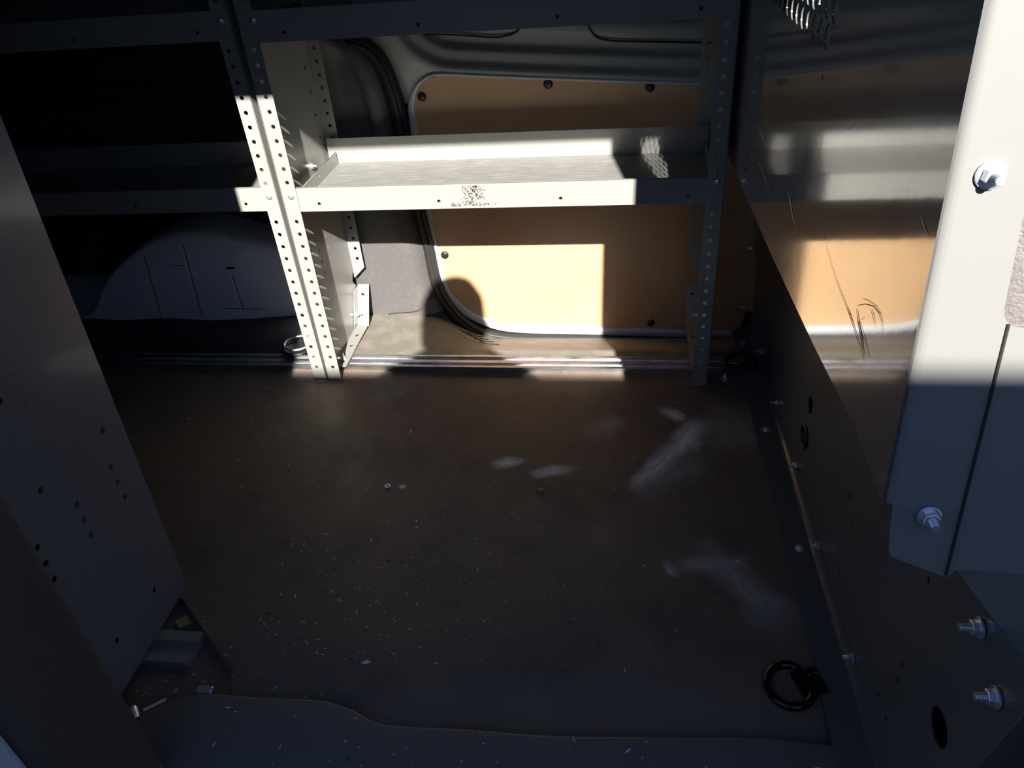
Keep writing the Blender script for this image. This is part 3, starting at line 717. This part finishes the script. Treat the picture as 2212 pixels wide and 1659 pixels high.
# ================================================================== cab seats
def seat(y0, y1, label):
    s = empty('cab_seat', (.62, (y0 + y1) / 2, -.12), label, 'seat', 'seats in the cab')
    bm = bmesh.new(); rings = []
    n = 48
    for z, w, xc, d in ((.18, .84, .50, .075), (.30, .9, .475, .10), (.42, .95, .455, .09), (.52, 1.0, .375, .10), (.62, 1.0, .335, .11), (.74, 1.0, .32, .105), (.86, .96, .315, .095), (.885, .86, .32, .075), (.90, .7, .32, .05)):
        yc = (y0 + y1) / 2; hw = (y1 - y0) / 2 * w
        r = []
        for k in range(n):
            a = 2 * PI * k / n; ca, sa = math.cos(a), math.sin(a); q = (abs(ca) ** 5 + abs(sa) ** 5) ** (-1 / 5)
            r.append((xc + ca * q * d, yc + sa * q * hw, z))
        rings.append(r)
    loft(bm, rings, True, caps=True); fin(bm, 'backrest', 'leather', s, True)
    bm = bmesh.new(); box(bm, .42, .90, y0, y1, .02, .17, .04); fin(bm, 'seat_cushion', 'leather', s, True)
    bm = bmesh.new(); box(bm, .30, .38, (y0 + y1) / 2 - .11, (y0 + y1) / 2 + .11, .93, 1.09, .03); fin(bm, 'headrest', 'leather', s, True)
    for yy in ((y0 + y1) / 2 - .04, (y0 + y1) / 2 + .04):
        bm = bmesh.new(); tube(bm, [(.34, yy, .82), (.34, yy, .96)], .006)
        fin(bm, 'headrest_post', 'zinc', s)
    bm = bmesh.new(); box(bm, .46, .86, y0 + .05, y1 - .05, -.12, .02); fin(bm, 'seat_base', 'black', s)
    yc = (y0 + y1) / 2
    bm = bmesh.new(); tube(bm, smoothpath([(.245, y0 + .010, .62), (.236, y0 + .03, .70), (.224, y0 + .06, .80)], 5), .004, 8); fin(bm, 'piping', 'leather', s, True)
    return s
seat(.498, .96, 'grey leather front passenger seat behind the slot of the partition wing')
seat(1.22, 1.62, 'grey leather driver seat beyond the partition, hidden from the door')

# ================================================================== tie-down rings
def ring(loc, rot, label, cut=True, R=.030, r=.0045, base=True, mat='blackpaint', sx=1.0, tilt=0):
    e = empty('tie_down_ring', loc, label, 'tie-down ring')
    mw = Matrix.Translation(loc) @ Matrix.Rotation(rot, 4, 'Z')
    bm = bmesh.new(); P = []
    for k in range(32):
        a = 2 * PI * k / 32; p = Vector((R * math.cos(a) * sx, R * math.sin(a), .006 + tilt * (R * math.cos(a) + R)))
        if cut and p.x > R * .7: p.x = R * .7
        P.append(p)
    tube(bm, P, r, 10, cyc=True)
    for v in bm.verts: v.co = mw @ v.co
    fin(bm, 'ring', mat, e, True)
    if base:
        bm = bmesh.new(); box(bm, R * .35, R * 1.5, -.020, .020, .0, .010, .003); disc(bm, (R * 1.1, 0, .010), (0, 0, 1), [(0, .010), (.004, .010), (.006, .006)], 16)
        for v in bm.verts: v.co = mw @ v.co
        fin(bm, 'base', 'blackpaint', e)
    return e
ring((.238, .677, .001), math.radians(20), 'glossy black tie-down ring on the floor by the foot of the partition, near the sill', R=.033, r=.0062, sx=.9, tilt=.12)
ring((.262, 1.510, .001), math.radians(-10), 'black tie-down ring in the dark corner past the end of the floor track', R=.028, r=.004, tilt=.3)
ring((-.812, 1.548, .024), math.radians(200), 'steel tie-down ring in the black liner just left of the twin shelf posts', cut=False, R=.034, r=.0028, mat='zinc', base=False)
# recess plate under the left ring belongs to the liner
bm = bmesh.new(); disc(bm, (-.812, 1.548, .020), (0, 0, 1), [(0, .045), (.003, .043), (.003, .036), (.0005, .033)], 28)
tag(fin(bm, 'ring_cup', 'black', smooth=True), 'black round cup under the steel ring left of the twin posts', 'ring cup')
b = empty('loose_bolt', (.224, 1.4506, .0), 'small zinc bolt standing on the floor right of the right shelf post foot', 'bolt')
fastener(ME_STUD, (.224, 1.4506, .0), (0, 0, 1), b, 'bolt_body', .8)

# ================================================================== loose bits on the floor
def chip(name, cx, cy, pts, th, z, mat, label, cat, tiltx=0):
    bm = bmesh.new(); plate(bm, pts, [], th, Matrix.Translation((cx, cy, z)) @ Matrix.Rotation(tiltx, 4, 'X'), 0)
    return tag(fin(bm, name, mat), label, cat)
chip('wood_chip', -.722, .735, [(-.015, .0), (.0, -.013), (.015, .001), (.0, .014)], .004, -.014, 'wood', 'square pale wood chip in the cut-out corner by the end panel', 'wood chip')
chip('wood_chip', -.597, .624, [(-.012, -.012), (.010, -.013), (.010, .004), (.004, .014), (-.002, .004)], .003, -.014, 'wood2', 'jagged brown wood chip at the tip of the board corner above the sill', 'wood chip', .2)
# short aluminium track piece
bm = bmesh.new()
extr(bm, [(.655, -.016), (.655, -.004), (.670, -.004), (.671, -.010), (.692, -.010), (.693, -.002), (.712, -.002), (.713, -.016)], -.765, -.672)
tag(fin(bm, 'track_piece', 'paint'), 'short piece of grey track lying in the cut-out corner under the end panel', 'track piece')
def plug(x, y, z, ang, label):
    bm = bmesh.new(); d = Vector((math.cos(ang), math.sin(ang), 0)); disc(bm, Vector((x, y, z)) - d * .012, d, [(0, .0065), (.001, .0075), (.022, .0075), (.0235, .0065), (.0236, .003)], 18)
    return tag(fin(bm, 'metal_sleeve', 'zinc', smooth=False), label, 'metal sleeve', 'metal sleeves by the sill')
plug(-.620, .612, -.006, .0, 'small blue-grey metal sleeve lying level on the sill edge, the right one')
plug(-.712, .566, -.006, 2.3, 'small blue-grey metal sleeve lying tilted beside the fuzzy pillar trim, the left one')
chip('wood_sliver', -.686, .582, [(-.014, -.010), (.012, .010), (.014, .007), (-.010, -.013)], .002, -.002, 'crumb', 'thin pale wood sliver beside the left metal sleeve', 'wood sliver')
bm = bmesh.new(); disc(bm, (-.454, 1.065, .0), (0, 0, 1), [(0, .0065), (.0045, .0065), (.0045, .003), (.001, .003)], 6)
tag(fin(bm, 'loose_nut', 'zinc'), 'small loose hex nut lying mid-floor, left of the dust smears', 'nut')
chip('paper_scrap', -.425, 1.067, [(-.009, .0), (-.002, .006), (.006, .003), (.007, -.002), (.0, -.006)], .001, .0006, 'crumb', 'tiny pale scrap just right of the loose nut', 'scrap', .12)
chip('wood_chip', -.154, 1.071, [(-.006, -.004), (.004, -.005), (.007, .002), (-.003, .004)], .003, .0004, 'wood', 'tiny tan chip on the floor below the two white dust smears', 'wood chip')
bm = bmesh.new(); tube(bm, smoothpath([(-.164, .942, .001), (-.157, .944, .0015), (-.148, .943, .001)], 4), .0006, 5)
tag(fin(bm, 'red_thread', 'red'), 'short red thread lying on the middle of the floor', 'thread')
for (x, y, a, lab) in ((-1.03, 1.455, .3, 'grey flake lying before the track under the rear shelf'), (-.385, .675, 1.0, 'pale curled shaving near the wavy sill edge, left of the floor middle')):
    chip('flake', x, y, [(-.008, -.002), (.0, -.0035), (.008, .001), (.001, .0035)], .0012, .0005, 'crumb' if x > -1 else 'sheet', lab, 'flake', .1)
def crumbs(n, region, smin, smax, mat, label, seed, bias=None):
    rr = random.Random(seed); bm = bmesh.new(); c = 0
    while c < n:
        x, y = region(rr)
        s = smin + (smax - smin) * rr.random() ** 3; el = 1 + rr.random() * 2.5 * (rr.random() < .5); a = rr.random() * PI
        b = Matrix.Translation((x, y, zfloor(x, y) + s * .35)) @ Matrix.Rotation(a, 4, 'Z') @ Matrix.Rotation(rr.random() * .6, 4, 'X') @ Matrix.Diagonal((s * el, s * .6, s * .35, 1))
        vs = [bm.verts.new(b @ Vector(p)) for p in ((1, 0, 0), (0, 1, 0), (-1, .2, 0), (.1, -1, 0), (0, .1, 1), (0, 0, -1))]
        for f in ((0, 1, 4), (1, 2, 4), (2, 3, 4), (3, 0, 4), (1, 0, 5), (2, 1, 5), (3, 2, 5), (0, 3, 5)): bm.faces.new([vs[i] for i in f])
        c += 1
    for i_, f in enumerate(bm.faces): f.material_index = 1 if (i_ // 8) % 5 == 0 else 0
    return tag(fin(bm, 'crumbs', [mat, 'crumbd']), label, 'crumbs', kind='stuff')
def zfloor(x, y):
    if y < .60: return .0
    if x < -.5915 and (y - .644) < (-.5915 - x) * .88: return -.016
    if y < .70: t = min(1, (.70 - y) / .1); return -.018 * (t * t * (3 - 2 * t))
    if y > 1.53: return .012
    return .0
def reg_floor(rr):
    while True:
        x = -1.25 + rr.random() * 1.5; y = .64 + rr.random() * .82
        if x < -.74 and y < .87: continue
        return x, y
def reg_left(rr): 
    while True:
        x = rr.gauss(-.42, .13); y = rr.gauss(.76, .10)
        if .62 < y < 1.3 and x > -.60: return x, y
def reg_both(rr): return reg_floor(rr) if rr.random() < .66 else reg_left(rr)
def reg_corner(rr):
    while True:
        x = -.74 + rr.random() * .15; y = .60 + rr.random() * .15
        if (y - .63) < (-.5915 - x) * .88: return x, y
def reg_edge(rr): return -.58 + rr.random() * .84, .612 + rr.random() * .02
def reg_sill(rr): return -.58 + rr.random() * .84, .50 + rr.random() * .085
crumbs(1700, reg_both, .0004, .0021, 'crumb', 'pale wood crumbs and dust scattered over the whole floor, thickest at the near left', 1)
crumbs(150, reg_corner, .0005, .0022, 'crumb', 'pale crumbs in the cut-out corner beside the end panel', 3)
crumbs(70, reg_edge, .0004, .0022, 'crumb', 'crumbs caught along the wavy sill edge', 4)
crumbs(110, reg_sill, .0005, .0024, 'crumb', 'crumbs on the blue-black sill cover', 6)

# ================================================================== outside: photographer and parked van
per = empty('person', (-.07, -.16, -.45), 'person in a navy jacket and jeans standing outside the door, holding a phone up', 'person')
def skinfig(name, verts, edges, rad, mat, root=0, sub=2):
    me = bpy.data.meshes.new(name); me.from_pydata(verts, edges, []); o = link(name, me, mat, per)
    o.modifiers.new('skin', 'SKIN'); me.materials.clear(); me.materials.append(M[mat])
    for i, r in enumerate(rad):
        rr_ = r if isinstance(r, tuple) else (r, r); me.skin_vertices[0].data[i].radius = rr_
    for i in range(len(rad)): me.skin_vertices[0].data[i].use_root = (i == root)
    sb = o.modifiers.new('sub', 'SUBSURF'); sb.levels = sub; sb.render_levels = sub
    return o
X, Y = -.07, -.18
V = [(X, Y, .47), (X, Y, .62), (X, Y, .80), (X, Y, 1.02), (X, Y + .01, 1.12), (X, Y + .03, 1.17), (X, Y + .04, 1.24),
     (X - .17, Y + .01, 1.08), (X - .22, Y + .03, .84), (X - .10, Y + .17, .90), (X + .02, Y + .145, .975),
     (X + .17, Y + .01, 1.08), (X + .22, Y + .03, .84), (X + .17, Y + .13, .88), (X + .11, Y + .145, .975),
     (X - .10, Y, .42), (X - .10, Y + .02, .02), (X - .10, Y, -.38), (X - .10, Y + .14, -.42),
     (X + .10, Y, .42), (X + .10, Y + .02, .02), (X + .10, Y, -.38), (X + .10, Y + .14, -.42)]
E_ = [(0, 1), (1, 2), (2, 3), (3, 4), (4, 5), (5, 6), (4, 7), (7, 8), (8, 9), (9, 10), (4, 11), (11, 12), (12, 13), (13, 14), (0, 15), (15, 16), (16, 17), (17, 18), (0, 19), (19, 20), (20, 21), (21, 22)]
Rr = [(.15, .10), (.14, .10), (.15, .105), (.16, .11), (.11, .08), .055, .052, .06, .048, .038, .026, .06, .048, .038, .026, .085, .06, .042, .035, .085, .06, .042, .035]
body = skinfig('body', V, E_, Rr, 'cloth')
# head: shaped by lathe-like rings, face towards +y
bm = bmesh.new(); rings = []
for z, w, d, yo in ((1.175, .035, .04, .03), (1.19, .055, .065, .05), (1.21, .066, .085, .045), (1.24, .072, .092, .035), (1.28, .076, .096, .03), (1.32, .078, .098, .025), (1.355, .072, .092, .02), (1.38, .055, .07, .018), (1.393, .03, .04, .017)):
    rings.append([(X + w * math.cos(a * PI / 12), Y + yo + d * math.sin(a * PI / 12), z) for a in range(24)])
loft(bm, rings, True, caps=True)
disc(bm, (X, Y + .118, 1.255), (0, 1, -.3), [(0, .014), (.012, .011), (.02, .006)], 12)
for s_ in (-1, 1):
    disc(bm, (X + s_ * .074, Y + .03, 1.27), (s_, 0, 0), [(0, .018), (.008, .022), (.012, .012)], 12)
head = fin(bm, 'head', 'skin', per, True)
for s_ in (-1, 1):
    bm = bmesh.new(); disc(bm, (X + s_ * .030, Y + .112, 1.283), (0, 1, 0), [(0, .011), (.005, .009), (.008, .004)], 12); fin(bm, 'eye', 'hair', head)
bm = bmesh.new(); disc(bm, (X, Y + .118, 1.215), (0, 1, 0), [(0, .018), (.004, .014)], 12); fin(bm, 'mouth', 'red', head)
bm = bmesh.new(); rings = []
for z, w, d, yo in ((1.24, .080, .080, .0), (1.30, .086, .098, .008), (1.35, .083, .100, .012), (1.385, .066, .082, .014), (1.402, .035, .045, .014)):
    rings.append([(X + w * math.cos(a * PI / 12), Y + yo + d * math.sin(a * PI / 12) * (1 if math.sin(a * PI / 12) < .2 else (.8 if z < 1.33 else 1)), z) for a in range(24)])
loft(bm, rings, True, caps=True); fin(bm, 'hair', 'hair', per, True)
for s_, hx in ((-1, X + .03), (1, X + .11)):
    for k in range(4):
        z = .965 + k * .017
        skinfig('finger', [(hx, Y + .145, z), (hx + (-s_) * -.0 , Y + .160, z), (hx - s_ * .018, Y + .168, z)], [(0, 1), (1, 2)], [.008, .0075, .006], 'skin', 0, 1)
    skinfig('thumb', [(hx, Y + .135, .96), (hx - s_ * .012, Y + .128, .985), (hx - s_ * .02, Y + .128, 1.005)], [(0, 1), (1, 2)], [.009, .008, .007], 'skin', 0, 1)
    skinfig('palm', [(hx, Y + .14, .955), (hx, Y + .142, .985), (hx, Y + .142, 1.02)], [(0, 1), (1, 2)], [.014, .017, .013], 'skin', 0, 1)
bm = bmesh.new(); box(bm, -.075, .075, -.028, -.020, .955, 1.030, .003)
tag(fin(bm, 'phone', 'black'), 'black phone held up by the person outside the door', 'phone')

van = empty('van', (0, -2.4, -.45), 'white high-roof van parked alongside, behind the person', 'van')
bm = bmesh.new(); prof = [(-3.4, -.15), (-3.42, .9), (-3.36, 1.90), (-3.28, 2.07), (-1.56, 2.07), (-1.50, 2.045), (-1.47, 1.99), (-1.44, .9), (-1.46, -.15)]
extr(bm, prof, -3.2, 3.2); fin(bm, 'body', 'carwhite', van)
for x in (-2.2, 2.2):
    for y in (-3.3, -1.62):
        bm = bmesh.new(); disc(bm, (x, y - .1, -.12), (0, 1, 0), [(0, .30), (.02, .33), (.20, .33), (.22, .30), (.22, .18)], 32); fin(bm, 'wheel', 'tyre', van)
bm = bmesh.new()
loft(bm, [[(1.2, -1.438 - .0, .95), (2.4, -1.438, .95)], [(1.2, -1.50, 1.5), (2.2, -1.50, 1.5)]]); fin(bm, 'side_window', 'glassdark', van)
